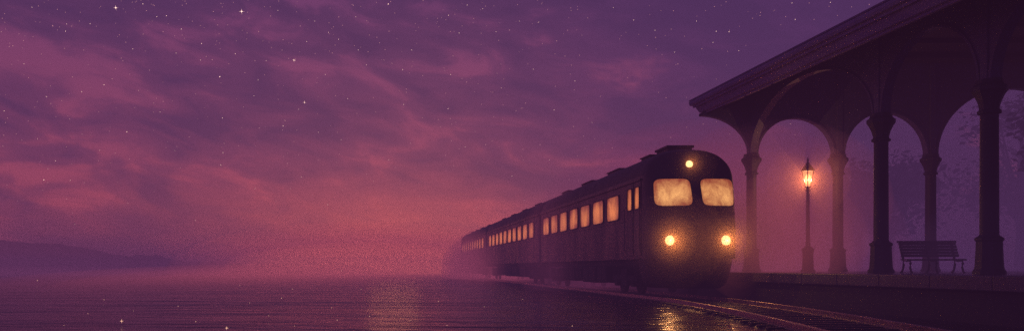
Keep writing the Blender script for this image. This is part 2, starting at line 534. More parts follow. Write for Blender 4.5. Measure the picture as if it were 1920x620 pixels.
# front skirt / plough
bm = bmesh.new(); rows = []
for j in range(11):
    q = j/10; z = 1.292-q*1.0
    w = HW*.965-.22*q**1.25-(.16*max(0, (q-.80)/.20)**2)
    row = []
    for i in range(41):
        u = -1+2*i/40
        x = u*w
        y = FY+.06+.95*abs(u)**2.8+.10*q-.05*math.sin(q*PI)
        row.append(bm.verts.new((x, y, z)))
    for i in (40, 0): row.append(bm.verts.new((row[i].co.x, 28.0, z)))
    rows.append(row)
for a, b in zip(rows, rows[1:]):
    n = len(a)
    for k in range(n): bm.faces.new((a[k], a[(k+1) % n], b[(k+1) % n], b[k]))
bm.faces.new(rows[-1]); bm.faces.new(rows[0][::-1])
sk = obj('front_skirt', bm, M['skirt'], car1, True)
bm = bmesh.new()
box(bm, .42, .445, FY+.02, FY+.12, .35, 1.25, .004)
box(bm, -.70, .42, FY+.02, FY+.10, .505, .53, .004)
obj('skirt_seam', bm, M['under'], sk)
bm = bmesh.new()
box(bm, -.16, .16, FY-.20, FY+.35, .62, .84, .03); box(bm, -.10, .10, FY-.34, FY-.18, .56, .90, .04)
obj('coupler', bm, M['under'], sk)
for dx in (-.34, .34):
    bm = bmesh.new(); tube(bm, [(dx, FY+.06, .86), (dx, FY-.10, .80), (dx*1.05, FY-.14, .62), (dx*.9, FY-.02, .46)], .022, 8)
    obj('brake_hose', bm, M['rim'], sk)
# side windows of leading car
for i in range(7):
    yc = 30.95+i*2.18
    side_window(car1, yc, 3.34, .80, .465); side_window(car1, yc, 3.34, .80, .465, 1)
# doors
for (ya, yb, side) in ((27.52, 28.28, -1), (28.36, 29.12, -1), (27.52, 28.28, 1), (28.36, 29.12, 1)):
    bm = bmesh.new()
    a, b = sorted((side*(HW-.02), side*(HW+.012)))
    box(bm, a, b, ya, yb, 1.42, 4.08, .01)
    for (p, q, z0, z1) in ((ya+.08, yb-.08, 1.6, 2.85),):
        a2, b2 = sorted((side*(HW+.0125), side*(HW+.022))); box(bm, a2, b2, p, q, z0, z1, .006)
    dr = obj('door', bm, M['body'], car1)
    fn = lambda u, v, o=0.0: (side*(HW+.012+o), (ya+yb)/2+u, 3.5+v)
    w = obj('window', rounded_bar(fn, .25, .38, .2, .035), M['rim'], dr, True)
    w2 = obj('pane', patch(lambda u, v: (side*(HW+.016), (ya+yb)/2+u, 3.5+v), .25, .38, .2, 3), M['pane_side'], dr)
for y in (27.47, 29.20):
    bm = bmesh.new(); tube(bm, [(-HW, y, 1.6), (-HW-.07, y, 1.65), (-HW-.07, y, 3.2), (-HW, y, 3.25)], .016, 8)
    obj('handrail', bm, M['trimm'], car1)
strip(car1, 27.5, 45.55, 4.10, .07, .05, 'gutter')
strip(car1, 29.3, 45.55, 2.72, .04, .018)
strip(car1, 27.6, 45.55, 1.30, .06, .02)
underframe(car1, 27.6, 45.4, [(32.3, 33.8, .40), (34.0, 36.3, .34), (36.4, 37.7, .48), (37.8, 40.4, .36)])
bogie(car1, 30.3); bogie(car1, 42.4)
bm = bmesh.new(); box(bm, -1.30, -1.22, 28.2, 28.9, .35, .40, .01); box(bm, -1.30, -1.26, 28.2, 28.25, .35, 1.1); box(bm, -1.30, -1.26, 28.85, 28.9, .35, 1.1)
box(bm, -1.36, -1.22, 28.2, 28.9, .72, .76, .01)
obj('step', bm, M['under'], car1)
roof_vent(car1, 27.9, 29.1, .44, .24, -.02, 5.16); roof_vent(car1, 29.25, 30.3, .42, .13, -.22, 5.14)
roof_vent(car1, 32.6, 34.4, .5, .09, -.3, 5.10); roof_vent(car1, 37.0, 39.0, .5, .08, -.3, 5.10); roof_vent(car1, 41.8, 43.4, .5, .08, -.3, 5.10)

def trailer(y0, y1, n, first, label):
    c = thing('railcar', label, 'train', (TX, 0, 0), 0, 'coupled carriages of the train')
    obj('body', car_shell(y0, y1), [M['body'], M['roofp']], c, True)
    for i in range(n):
        side_window(c, first+i*2.18, 3.34, .80, .465); side_window(c, first+i*2.18, 3.34, .80, .465, 1)
    strip(c, y0+.2, y1-.2, 4.10, .07, .05, 'gutter'); strip(c, y0+.2, y1-.2, 1.30, .06, .02)
    bm = bmesh.new(); box(bm, -.75, .75, y0-.42, y0+.02, 1.4, 4.2, .05); obj('gangway', bm, M['rim'], c)
    underframe(c, y0+.2, y1-.2, [(y0+5.4, y0+8, .38), (y0+8.2, y0+11, .45), (y0+11.4, y0+14, .36), (y0+14.3, y0+18.6, .42)])
    bogie(c, y0+3.2); bogie(c, y1-3.2)
    for a in (4, 9, 14, 19): roof_vent(c, y0+a, y0+a+1.8, .45, .08, -.25, 5.10)
    return c
trailer(46.05, 70.6, 10, 48.6, 'second carriage with a row of dim lit windows fading into the mist')
trailer(71.05, 95.6, 10, 73.6, 'rearmost carriage almost swallowed by the pink mist')

# ------------------------------------------------------------------ canopy
can = thing('platform_canopy', 'dark station canopy on cast iron columns with round arches above the platform', 'canopy', (15, 31.94, PZ))
def cc(o):
    o.parent = can; o.matrix_parent_inverse = Matrix.Translation(-Vector(can.location)); return o
XC = 15.0; SZ = 5.62     # springing height
YR = [31.94, 23.54, 19.3, 14.6, 9.9, 5.2]
XE = [18.57, 22.4, 29.0]
def column(x, y, group=None):
    bm = bmesh.new()
    z = PZ
    lathe(bm, [(.20, z+.94), (.198, z+1.6), (.19, z+4.06)], 20, x, y)
    c = cc(obj('column', bm, M['iron'], None, True))
    bm = bmesh.new()
    lathe(bm, [(.36, z, .0), (.355, z+.08), (.32, z+.13), (.305, z+.2), (.285, z+.62), (.28, z+.82), (.31, z+.85), (.31, z+.90), (.24, z+.95), (.205, z+.99)], 8, x, y, PI/8)
    p = obj('pedestal', bm, M['iron'], c)
    bm = bmesh.new()
    lathe(bm, [(.20, z+3.98), (.255, z+4.0), (.26, z+4.06), (.215, z+4.09), (.215, z+4.16), (.25, z+4.3), (.33, z+4.48), (.36, z+4.52), (.385, z+4.56), (.385, z+4.66), (.33, z+4.69), (.30, z+4.74), (.29, z+4.84)], 8, x, y, PI/8)
    p = obj('capital', bm, M['iron'], c)
for y in YR: column(XC, y)
for x in XE: column(x, YR[0])
SP = PZ+4.8
def arch_wall(A, B, rise, top, along, thick=.22, halfpier=.20, plane=None, name='arch_spandrel'):
    """wall between two columns with an arched opening; along='y' (row) or 'x' (end)"""
    bm = bmesh.new(); n = 36
    a, b = A+halfpier, B-halfpier; cxm = (a+b)/2; hw = (b-a)/2
    lo = []
    for i in range(n+1):
        t = PI-PI*i/n
        lo.append((cxm+hw*math.cos(t), SP+rise*math.sin(t)))
    # faces front and back
    def P(u, z, d): return (plane+d, u, z) if along == 'y' else (u, plane+d, z)
    for d in (-thick/2, thick/2):
        L = [bm.verts.new(P(u, z, d)) for u, z in lo]
        T = [bm.verts.new(P(u, top(u), d)) for u, z in lo]
        for i in range(n): bm.faces.new((L[i], L[i+1], T[i+1], T[i]))
        # piers
        for (u0, u1, edge) in ((A, a, 0), (b, B, n)):
            q = [bm.verts.new(P(u0, SP, d)), bm.verts.new(P(u1, SP, d)), bm.verts.new(P(u1, top(u1), d)), bm.verts.new(P(u0, top(u0), d))]
            bm.faces.new(q)
    IN = [bm.verts.new(P(u, z, -thick/2)) for u, z in lo]; OU = [bm.verts.new(P(u, z, thick/2)) for u, z in lo]
    for i in range(n): bm.faces.new((IN[i], IN[i+1], OU[i+1], OU[i]))
    w = cc(obj(name, bm, M['canopyp']))
    # archivolt moulding
    bm = bmesh.new(); rings = []
    for i in range(n+1):
        t = PI-PI*i/n; r = []
        for (k, d) in ((-.02, -thick/2-.035), (.055, -thick/2-.035), (.055, thick/2+.035), (-.02, thick/2+.035)):
            r.append(bm.verts.new(P(cxm+(hw+k)*math.cos(t), SP+.002+(rise+k)*math.sin(t), d)))
        rings.append(r)
    for x, y in zip(rings, rings[1:]):
        for k in range(4): bm.faces.new((x[k], x[(k+1) % 4], y[(k+1) % 4], y[k]))
    bm.faces.new(rings[0][::-1]); bm.faces.new(rings[-1])
    m = obj('arch_moulding', bm, M['canopyp'], w, True)
CEILX = lambda x: 7.36+(x-12.9)*.42          # soffit height across
rise1 = 2.15
rises = [2.25, 1.95, 1.95, 1.95, 1.95]
for (a, b), r in zip(zip(YR, YR[1:]), rises):
    arch_wall(b, a, r, lambda u: 8.24, 'y', plane=XC)
EX = [XC]+XE
for (a, b), r in zip(zip(EX, EX[1:]), (1.52, 1.75, 2.75)):
    arch_wall(a, b, r, lambda u: min(7.75+.33*(u-12.6), 11.1), 'x', plane=YR[0]+.003)
# vertical fillets above the capitals
for y in YR:
    bm = bmesh.new(); box(bm, XC-.15, XC+.15, y-.12, y+.12, SP, 8.2, .02); cc(obj('pier_fillet', bm, M['canopyp']))
for x in XE:
    bm = bmesh.new(); box(bm, x-.12, x+.12, YR[0]-.16, YR[0]+.16, SP, min(CEILX(x), 9.4)-.03, .02); cc(obj('pier_fillet', bm, M['canopyp']))
# quarter-arch bracket from the corner column out to the eave
bm = bmesh.new(); n = 20
for d in (-.11, .113):
    L = []; T = []
    for i in range(n+1):
        t = PI/2*i/n
        x = XC-.12-(2.0)*(1-math.cos(t)); z = SP+(7.24-SP)*math.sin(t)
        L.append(bm.verts.new((x, YR[0]+d, z))); T.append(bm.verts.new((x, YR[0]+d, max(CEILX(x)-.0, z+.02))))
    for i in range(n): bm.faces.new((L[i], L[i+1], T[i+1], T[i]))
    if d < 0: L0 = L
    else:
        for i in range(n): bm.faces.new((L0[i], L0[i+1], L[i+1], L[i]))
cc(obj('eave_bracket', bm, M['canopyp']))
# fascia along the track side and round the far end (moulded section), soffit, roof
Y1, Y0 = 32.35, -4.0
def fascia_section(bm, path):
    # offsets outward and z
    sec = [(0.44, 7.40), (.40, 7.30), (.30, 7.30), (.30, 7.36), (.20, 7.38), (.16, 7.46), (.10, 7.58), (.10, 7.62), (.0, 7.62), (.0, 7.70), (-.09, 7.72), (-.12, 7.80), (-.12, 7.89), (.0, 7.90), (.9, 8.22), (.9, 7.6)]
    rings = []
    for (x, y, sx, sy, dz) in path:
        rings.append([bm.verts.new((x+sx*s, y+sy*s, z+dz+.06)) for s, z in sec])
    m = len(sec)
    for a, b in zip(rings, rings[1:]):
        for k in range(m): bm.faces.new((a[k], a[(k+1) % m], b[(k+1) % m], b[k]))
    bm.faces.new(rings[0][::-1]); bm.faces.new(rings[-1])
bm = bmesh.new()
fascia_section(bm, [(12.79, Y0, 1, 0, -.60), (12.79, Y1+.12, 1, -1, 0), (22.6, Y1+.12, 0, -1, 3.22), (33, Y1+.12, 0, -1, 3.24)])
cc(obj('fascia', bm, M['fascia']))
bm = bmesh.new()     # boarded soffit: sloping lining with battens
xs = [13.12, 15.0, 17.6, 33.0]; zs = [7.30, 8.22, 9.40, 9.42]
top = [[bm.verts.new((x, y, z)) for x, z in zip(xs, zs)] for y in (Y0, Y1-.3)]
for i in range(3): bm.faces.new((top[0][i], top[0][i+1], top[1][i+1], top[1][i]))
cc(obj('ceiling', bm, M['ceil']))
for i in range(15):
    y = 3.0+i*1.96
    bm = bmesh.new()
    for (xa, za), (xb, zb) in (((13.15, 7.33), (14.88, 8.12)), ((15.12, 8.22), (17.6, 9.37)), ((17.6, 9.37), (33, 9.38))):
        v = [bm.verts.new(p) for p in ((xa, y-.06, za-.14), (xb, y-.06, zb-.14), (xb, y-.06, zb), (xa, y-.06, za), (xa, y+.06, za-.14), (xb, y+.06, zb-.14), (xb, y+.06, zb), (xa, y+.06, za))]
        for q in ((0, 1, 2, 3), (7, 6, 5, 4), (0, 4, 5, 1), (1, 5, 6, 2), (2, 6, 7, 3), (3, 7, 4, 0)): bm.faces.new([v[k] for k in q])
    cc(obj('rafter', bm, M['ceil']))
bm = bmesh.new()
prof = [(12.67, 7.965), (12.67, 8.02), (22.5, 11.3), (34, 11.35), (34, 11.2), (22.5, 11.15), (13.6, 8.29)]
r0 = [bm.verts.new((x, Y0, z-(.60 if x < 14 else 0))) for x, z in prof]; r1 = [bm.verts.new((x, Y1+.24, z)) for x, z in prof]
for k in range(len(prof)): bm.faces.new((r0[k], r0[(k+1) % 7], r1[(k+1) % 7], r1[k]))
bm.faces.new(r0[::-1]); bm.faces.new(r1)
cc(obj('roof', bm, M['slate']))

# ------------------------------------------------------------------ street lamp
LX, LY = 16.55, 30.5
lp = thing('street_lamp', 'lit hexagonal lantern on a slim fluted iron post behind the canopy columns', 'lamp', (LX, LY, PZ))
bm = bmesh.new()
lathe(bm, [(.27, 0), (.26, .06), (.215, .10), (.20, .2), (.19, .72), (.20, .80), (.225, .86), (.225, .92), (.16, .95), (.12, 1.0)], 8, 0, 0, PI/8)
obj('base', bm, M['iron'], lp)
bm = bmesh.new()
lathe(bm, [(.10, .98), (.085, 1.1), (.075, 1.15), (.072, 1.6), (.058, 3.0), (.056, 3.15), (.085, 3.18), (.085, 3.22), (.055, 3.26), (.05, 3.32)], 16)
obj('post', bm, M['iron'], lp, True)
bm = bmesh.new()
lathe(bm, [(.05, 3.30), (.12, 3.33), (.125, 3.36), (.10, 3.375)], 6)
lathe(bm, [(.265, 3.96), (.27, 3.99), (.25, 4.02), (.16, 4.14), (.10, 4.21), (.085, 4.22), (.085, 4.26), (.05, 4.30), (.025, 4.34), (.045, 4.38), (.03, 4.42), (.008, 4.52)], 6)
for i in range(6):
    a = PI/3*i
    tube(bm, [(.105*math.cos(a), .105*math.sin(a), 3.37), (.235*math.cos(a), .235*math.sin(a), 3.97)], .016, 6)
lan = obj('lantern', bm, M['iron'], lp)
bm = bmesh.new(); lathe(bm, [(.098, 3.378), (.225, 3.955)], 6)
m_, t_ = new_mat('lantern_panes')
co = t_.n('ShaderNodeTexCoord').outputs['Object']
nz = t_.noise(co, 8, 3, .6)
em = t_.n('ShaderNodeEmission', {'Color': t_.ramp(nz, [(.3, lin(230, 120, 70)), (.7, lin(255, 170, 105))]), 'Strength': .35})
tr = t_.n('ShaderNodeBsdfTransparent', {'Color': (1, .93, .85, 1)})
ad = t_.n('ShaderNodeAddShader', {0: em.outputs[0], 1: tr.outputs[0]})
t_.n('ShaderNodeOutputMaterial', {'Surface': ad.outputs[0]}); m_.cycles.emission_sampling = 'NONE'
obj('glass', bm, m_, lan)
bm = bmesh.new(); lathe(bm, [(.05, 3.42), (.085, 3.5), (.10, 3.62), (.09, 3.76), (.05, 3.84)], 16)
mf_, tf_ = new_mat('glowing_mantle')
cf = tf_.n('ShaderNodeTexCoord').outputs['Object']
ef = tf_.n('ShaderNodeEmission', {'Color': tf_.ramp(tf_.noise(cf, 9, 3, .6), [(.3, lin(255, 180, 100)), (.7, lin(255, 215, 150))]), 'Strength': .55})
tf2 = tf_.n('ShaderNodeBsdfTransparent')
af = tf_.n('ShaderNodeAddShader', {0: ef.outputs[0], 1: tf2.outputs[0]})
tf_.n('ShaderNodeOutputMaterial', {'Surface': af.outputs[0]}); mf_.cycles.emission_sampling = 'NONE'
obj('light_bulb', bm, mf_, lan, True)

# ------------------------------------------------------------------ bench
bn = thing('park_bench', 'slatted bench with curled iron legs standing between the canopy columns', 'bench', (17.1, 24.3, PZ), math.radians(-9))
bn.scale = (.86, .86, .90)
W2 = .98
bm = bmesh.new()
for i in range(4): box(bm, -W2, W2, -.26+i*.125, -.155+i*.125, .455, .49, .008)
box(bm, -W2, W2, -.30, -.262, .43, .48, .008)
obj('seat', bm, M['wood'], bn)
bm = bmesh.new()
for i in range(5):
    z = .56+i*.105; y = .27+.05*i
    v0 = len(bm.verts)
    box(bm, -W2+.06, W2+.04, y, y+.035, z, z+.097, .006)
box(bm, -W2+.02, W2+.08, .50, .55, 1.08, 1.14, .012)
obj('backrest', bm, M['wood'], bn)
for x in (-.86, .0, .86):
    bm = bmesh.new()
    tube(bm, [(x, -.24, .45), (x, -.28, .34), (x, -.24, .2), (x, -.30, .06), (x, -.36, .02), (x, -.40, .03)], [.05, .048, .036, .034, .038, .03], 8)
    obj('leg', bm, M['iron'], bn, True)
    bm = bmesh.new()
    tube(bm, [(x, .50, 1.1), (x, .36, .75), (x, .26, .47), (x, .22, .3), (x, .28, .12), (x, .38, .03), (x, .44, .02)], [.03, .034, .045, .04, .034, .036, .03], 8)
    obj('leg', bm, M['iron'], bn, True)
    bm = bmesh.new()
    tube(bm, [(x, -.25, .43), (x, 0, .41), (x, .25, .44)], .022, 8)
    obj('brace', bm, M['iron'], bn, True)

# ------------------------------------------------------------------ trees behind the platform
def tree(x, y, h, rc, seed, label, nleaf=2600):
    rnd = random.Random(seed)
    t = thing('tree', label, 'tree', (x, y, PZ-.06), 0, 'misty trees behind the platform')
    bm = bmesh.new()
    th = h*.42
    tube(bm, [(0, 0, -.3), (.08, 0, th*.5), (.0, .1, th), (.1, 0, h*.75)], [h*.032, h*.024, h*.018, h*.006], 10)
    cl = []
    for i in range(15):
        a = rnd.uniform(0, 2*PI); e = rnd.uniform(.1, 1.0)
        r = rc*(1-.55*abs(e-.35))*rnd.uniform(.45, .95); z = h*(.30+.62*e)
        c = Vector((r*math.cos(a), r*math.sin(a), z)); cl.append((c, rc*rnd.uniform(.24, .46)))
        tube(bm, [(0, 0, th*rnd.uniform(.6, 1.1)), c*.5+Vector((0, 0, th*.4)), c], [h*.012, h*.007, h*.003], 6)
    cl.append((Vector((0, 0, h*.84)), rc*.42))
    obj('trunk', bm, M['bark'], t, True)
    bm = bmesh.new()
    for i in range(nleaf):
        c, r = rnd.choice(cl)
        d = Vector((rnd.gauss(0, 1), rnd.gauss(0, 1), rnd.gauss(0, .8))).normalized()*r*rnd.uniform(.35, 1.1)**.8
        p = c+d; s = rnd.uniform(.12, .30)
        u = Vector((rnd.gauss(0, 1), rnd.gauss(0, 1), rnd.gauss(0, 1))).normalized(); w = u.orthogonal().normalized()
        v = [bm.verts.new(p+u*s), bm.verts.new(p+w*s*.6), bm.verts.new(p-u*s), bm.verts.new(p-w*s*.6)]
        bm.faces.new(v)
    obj('crown', bm, M['leaf'], t)
for i, (x, y, h, rc, lb) in enumerate([
    (34.5, 38.5, 8.2, 3.6, 'tall dark leafy tree rising right of the nearest column'),
    (30.5, 47, 7.0, 3.4, 'rounded dim tree behind the bench'),
    (42.5, 52, 12.0, 4.6, 'tallest broad tree at the right edge, half lost in mist'),
    (28.5, 55, 6.0, 3.2, 'low bushy tree seen between the lamp and the front column'),
    (36.5, 60, 8.6, 4.0, 'faint tree behind the tall dark leafy one'),
    (23.5, 60, 4.6, 2.9, 'small pale tree just right of the lamp post'),
]): tree(x, y, h, rc, 40+i, lb)

# ------------------------------------------------------------------ hills across the lake
def ridge(pts, Y, depth, name):
    bm = bmesh.new(); rnd = random.Random(3)
    rows = []
    N = 260
    for i in range(N+1):
        px = pts[0][0]+(pts[-1][0]-pts[0][0])*i/N
        for (a, ya), (b, yb) in zip(pts, pts[1:]):
            if a <= px <= b: py = ya+(yb-ya)*(px-a)/(b-a); break
        x = (px-728)/F*Y; z = EYE+(501-py-6)/F*Y
        z += .3*math.sin(px*.05)+.16*math.sin(px*.17+1)+rnd.uniform(-.08, .08)*Y/200
        rows.append([bm.verts.new((x, Y-depth, -1.5)), bm.verts.new((x, Y-depth*.5, z*.55)), bm.verts.new((x, Y, z)), bm.verts.new((x*1.1, Y+depth*2, -2))])
    for a, b in zip(rows, rows[1:]):
        for k in range(3): bm.faces.new((a[k], a[k+1], b[k+1], b[k]))
    tag(obj(name, bm, M['hill'], smooth=True), 'structure')
ridge([(-900, 430), (-300, 440), (-60, 440), (0, 444), (40, 450), (100, 447), (150, 459), (240, 472), (300, 475), (360, 483), (460, 488), (600, 495), (760, 500), (900, 502)], 185, 10, 'hill')

# ------------------------------------------------------------------ stars
STARS = [(217,15,2.3),(453,22,2.6),(340,55,1),(728,8,1.6),(551,113,1.7),(412,144,1.6),(571,192,1.8),(238,247,1.5),(418,286,1),(82,337,1.5),
(441,101,1),(330,100,1),(378,82,1),(553,114,1),(417,221,1.1),(414,309,1),(104,301,1),(195,159,1),(153,172,1),(476,180,.8),(484,150,.8),(635,74,1),(672,94,.9),
(616,61,.9),(667,32,.9),(841,29,1),(861,62,1),(876,10,1),(755,131,1),(772,94,1),(687,122,.9),(845,140,.9),(757,196,.9),(840,204,1),(531,236,1),(597,248,.8),
(729,299,1),(478,353,.9),(565,332,.8),(615,383,.9),(328,282,.8),(187,282,.8),(132,338,.8),(90,316,.8),(123,59,1),(125,45,.8),(169,45,.8),(268,8,1),(312,30,1),
(294,32,.9),(249,92,.9),(60,14,.8),(521,20,.9),(499,114,.9),(376,113,.9),(87,181,.9),(8,208,1),(1039,206,1),(974,40,.8),(1010,42,.8),(1188,38,1),(1228,57,1),
(1306,40,.8),(1337,80,.8),(1343,59,1),(1367,60,1),(1485,6,1),(1491,37,1),(1557,5,1),(1385,95,.8),(1078,152,.8),(930,60,.8),(905,17,.9),(1150,15,.8),(1265,98,.8),
(652,185,.8),(560,205,.7),(640,262,.7),(700,340,.7),(960,330,.7),(1030,300,.7),(872,275,.7),(1110,230,.7),(1000,130,.8),(940,165,.7),(140,420,.8),(366,413,.9),
(445,458,.9),(325,449,.8),(281,440,.8),(240,380,.7),(70,260,.8),(45,120,.8),(300,210,.8),(260,170,.7),(590,40,.9),(575,78,.8),(610,140,.8)]
def dirpx(x, y): return Vector(((x-728)/F, 1.0, (501-y)/F)).normalized()
def star_mesh(name, lst, dist, mat, spikes=True):
    bm = bmesh.new()
    for (x, y, s) in lst:
        c = Vector((0, 0, EYE))+dirpx(x, y)*dist
        r = s*dist/F*.62
        u = Vector((1, 0, 0)); w = dirpx(x, y); v = w.cross(u).normalized(); u = v.cross(w).normalized()
        vs = [bm.verts.new(c+d*r) for d in (u, v, -u, -v, w, -w)]
        for a, b, d in ((0, 1, 4), (1, 2, 4), (2, 3, 4), (3, 0, 4), (1, 0, 5), (2, 1, 5), (3, 2, 5), (0, 3, 5)): bm.faces.new((vs[a], vs[b], vs[d]))
        if spikes and s > 1.55:
            for d, e in ((u, v), (v, u)):
                L = r*3.4; t = r*.16
                vs = [bm.verts.new(c+q) for q in (d*L, e*t, -d*L, -e*t)]
                bm.faces.new(vs)
    return obj(name, bm, mat)
DS = 1500
tag(star_mesh('stars', [(x, y, s*.95) for x, y, s in STARS], DS, M['star']), 'stuff')
rnd = random.Random(9); faint = []
while len(faint) < 1100:
    x = rnd.uniform(-150, 1700); y = rnd.uniform(-150, 440)
    if rnd.random() < (1-.75*max(0, y)/440)*(1 if x < 1100 else .5): faint.append((x, y, rnd.uniform(.6, 1.2)))
tag(star_mesh('faint_stars', faint, DS+20, M['starfaint'], False), 'stuff')
# star reflections on the lake, put in as small glowing bits
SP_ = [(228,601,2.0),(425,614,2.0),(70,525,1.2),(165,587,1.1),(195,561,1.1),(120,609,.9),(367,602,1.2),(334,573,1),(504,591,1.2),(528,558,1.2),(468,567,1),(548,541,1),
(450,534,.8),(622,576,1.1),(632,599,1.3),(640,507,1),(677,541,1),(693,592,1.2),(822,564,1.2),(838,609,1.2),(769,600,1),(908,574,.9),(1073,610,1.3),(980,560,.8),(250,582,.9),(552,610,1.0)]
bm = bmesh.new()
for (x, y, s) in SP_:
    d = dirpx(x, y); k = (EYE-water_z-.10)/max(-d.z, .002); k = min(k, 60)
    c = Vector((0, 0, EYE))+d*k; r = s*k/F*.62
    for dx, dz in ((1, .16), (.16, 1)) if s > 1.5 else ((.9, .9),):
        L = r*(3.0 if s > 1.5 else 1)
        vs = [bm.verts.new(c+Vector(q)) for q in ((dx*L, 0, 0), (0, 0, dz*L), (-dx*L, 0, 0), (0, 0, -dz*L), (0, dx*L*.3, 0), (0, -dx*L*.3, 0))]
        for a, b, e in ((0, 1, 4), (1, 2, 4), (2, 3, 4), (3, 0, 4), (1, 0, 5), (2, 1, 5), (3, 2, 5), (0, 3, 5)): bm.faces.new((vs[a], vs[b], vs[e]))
tag(obj('star_glints', bm, M['star_glint']), 'stuff')

# ------------------------------------------------------------------ mist: nested layers, thicker towards the water
def mist(top, dens, col, em, aniso=.35, x0=-560, x1=420, y1=640):
    m, t = new_mat('glowing_mist_air')
    sc = t.n('ShaderNodeVolumeScatter', {'Color': col, 'Density': dens, 'Anisotropy': aniso})
    e = t.n('ShaderNodeEmission', {'Color': em, 'Strength': dens})  # emission stands in for sky light scattered in the mist
    ab = t.n('ShaderNodeVolumeAbsorption', {'Color': col, 'Density': dens})
    if top > 20:
        a = t.n('ShaderNodeAddShader', {0: sc.outputs[0], 1: e.outputs[0]}); a = t.n('ShaderNodeAddShader', {0: a.outputs[0], 1: ab.outputs[0]})
    else:
        ab.inputs['Color'].default_value = (0, 0, 0, 1)
        a = t.n('ShaderNodeAddShader', {0: e.outputs[0], 1: ab.outputs[0]}); t.t.nodes.remove(sc)
    t.n('ShaderNodeOutputMaterial', {'Volume': a.outputs[0]})
    bm = bmesh.new(); box(bm, x0, x1, -30-top, y1-top, -3-top*.01, top)
    tag(obj('mist', bm, m), 'stuff')
MC = (.30, .17, .24, 1)
mist(2.6, .0034, MC, lin(66, 43, 90))
mist(6.5, .0030, MC, lin(92, 49, 88))
mist(15., .0012, MC, lin(110, 56, 94))
mist(42., .0004, MC, lin(98, 50, 92, .85))
def mist_bank(c, r, dens, sc, em, aniso=.3, shells=(1.0, .84, .67, .48)):
    """a soft-edged drift of mist: an ellipsoid of even density thins out towards its rim"""
    dens /= sum(shells)
    m, t = new_mat('glowing_mist_drift')
    v = t.n('ShaderNodeVolumeScatter', {'Color': sc, 'Density': dens, 'Anisotropy': aniso})
    e = t.n('ShaderNodeEmission', {'Color': em, 'Strength': dens})  # scattered light put into the drift as its own glow
    ab = t.n('ShaderNodeVolumeAbsorption', {'Color': sc, 'Density': dens})
    if max(sc[:3]) > .12:
        a = t.n('ShaderNodeAddShader', {0: v.outputs[0], 1: e.outputs[0]}); a = t.n('ShaderNodeAddShader', {0: a.outputs[0], 1: ab.outputs[0]})
    else:
        ab.inputs['Color'].default_value = (0, 0, 0, 1)
        a = t.n('ShaderNodeAddShader', {0: e.outputs[0], 1: ab.outputs[0]}); t.t.nodes.remove(v)
    t.n('ShaderNodeOutputMaterial', {'Volume': a.outputs[0]})
    for k in shells:
        bm = bmesh.new(); bmesh.ops.create_icosphere(bm, subdivisions=4, radius=k)
        for q in bm.verts: q.co = Vector((c[0]+q.co.x*r[0], c[1]+q.co.y*r[1], c[2]+q.co.z*r[2]))
        tag(obj('mist', bm, m, smooth=True), 'stuff')  # also the drifts added for the afterglow core and the lamp halos
mist_bank((-3, 170, .5), (36, 100, 9), .015, (.06, .03, .03, 1), lin(206, 86, 90, 1.1), .3, (1, .9, .8, .7, .6, .5, .4))  # coral emission paints the horizon glow into the haze
mist_bank((-5, 185, .2), (32, 70, 6.5), .028, (.06, .03, .03, 1), lin(255, 118, 90, 1.5), .3, (1, .88, .77, .66, .55, .44, .33, .22))  # brighter drift added, its emission paints the afterglow core
mist_bank((-12, 92, -.2), (18, 66, 1.6), .012, (.06, .03, .03, 1), lin(188, 82, 92))
mist_bank((-75, 125, -.2), (80, 95, 1.5), .008, (.08, .04, .05, 1), lin(116, 58, 92))
mist_bank((-80, 150, -1), (115, 80, 13), .0085, (.10, .05, .07, 1), lin(112, 56, 88))
mist_bank((17, 41.5, 1.5), (10, 7.5, 7.4), .10, (.85, .40, .30, 1), lin(108, 48, 80))
mist_bank((33, 40, 1.0), (17, 9.5, 13), .085, (.11, .08, .10, 1), lin(68, 42, 82))
mist_bank((18.0, 23.4, 1.3), (3.2, 2.4, 1.5), .05, (.2, .1, .1, 1), lin(62, 38, 74))
mist_bank((16.4, 33.2, 1.0), (5.4, 2.6, 2.6), .12, (.8, .40, .30, 1), lin(104, 50, 76))
mist_bank((11.2, 84, .8), (5.2, 27, 4.6), .13, (.1, .05, .05, 1), lin(150, 64, 86))
mist_bank((13.7, 27.2, 1.9), (2.9, 2.3, 2.4), .13, (.95, .55, .38, 1), lin(140, 64, 68))  # orange emission paints headlight glow beside the nose
for (hx, hy, hz), k in zip(lamp_pts, (1, 1, .5)):  # small dense mist balls added round each headlight to carry its halo
    mist_bank((hx, hy-.1, hz), (1.7*k, 1.7*k, 1.7*k), .17, (.95, .60, .40, 1), lin(40, 26, 46, .2), 0.0, (1.0, .8, .62, .45))
    mist_bank((hx, hy-.05, hz), (.85*k, .85*k, .85*k), .28, (.95, .60, .40, 1), lin(60, 34, 50, .3), 0.0, (1.0, .6))
mist_bank((LX-.3, LY+2.2, PZ+2.9), (4.8, 2.9, 3.6), .15, (.95, .5, .35, 1), lin(96, 46, 70), 0.0, (1.0, .6))  # this drift and the next are added to carry the lantern halo
mist_bank((LX, LY, PZ+3.62), (1.5, 1.5, 1.5), .13, (.95, .5, .35, 1), lin(96, 46, 70), 0.0, (1.0, .6))

# ------------------------------------------------------------------ lights
def point(loc, col, e, r=.12, name='lamp_light', spot=None):
    L = bpy.data.lights.new(name, 'SPOT' if spot else 'POINT'); L.energy = e; L.color = col[:3]; L.shadow_soft_size = r
    o = bpy.data.objects.new(name, L); C.objects.link(o); o.location = loc
    if spot:
        L.spot_size = spot[0]; L.spot_blend = .35; o.rotation_euler = spot[1]
    return o
warm = (1.0, .42, .14)
for i, p in enumerate(lamp_pts):
    point((p[0], p[1]+.03, p[2]), warm, (78, 78, 13)[i], 0.0, 'headlight_glow', (math.radians(176), (PI/2, 0, PI)))
point((LX, LY, PZ+3.62), (1, .46, .22), 130, 0.0, 'street_lamp_light')

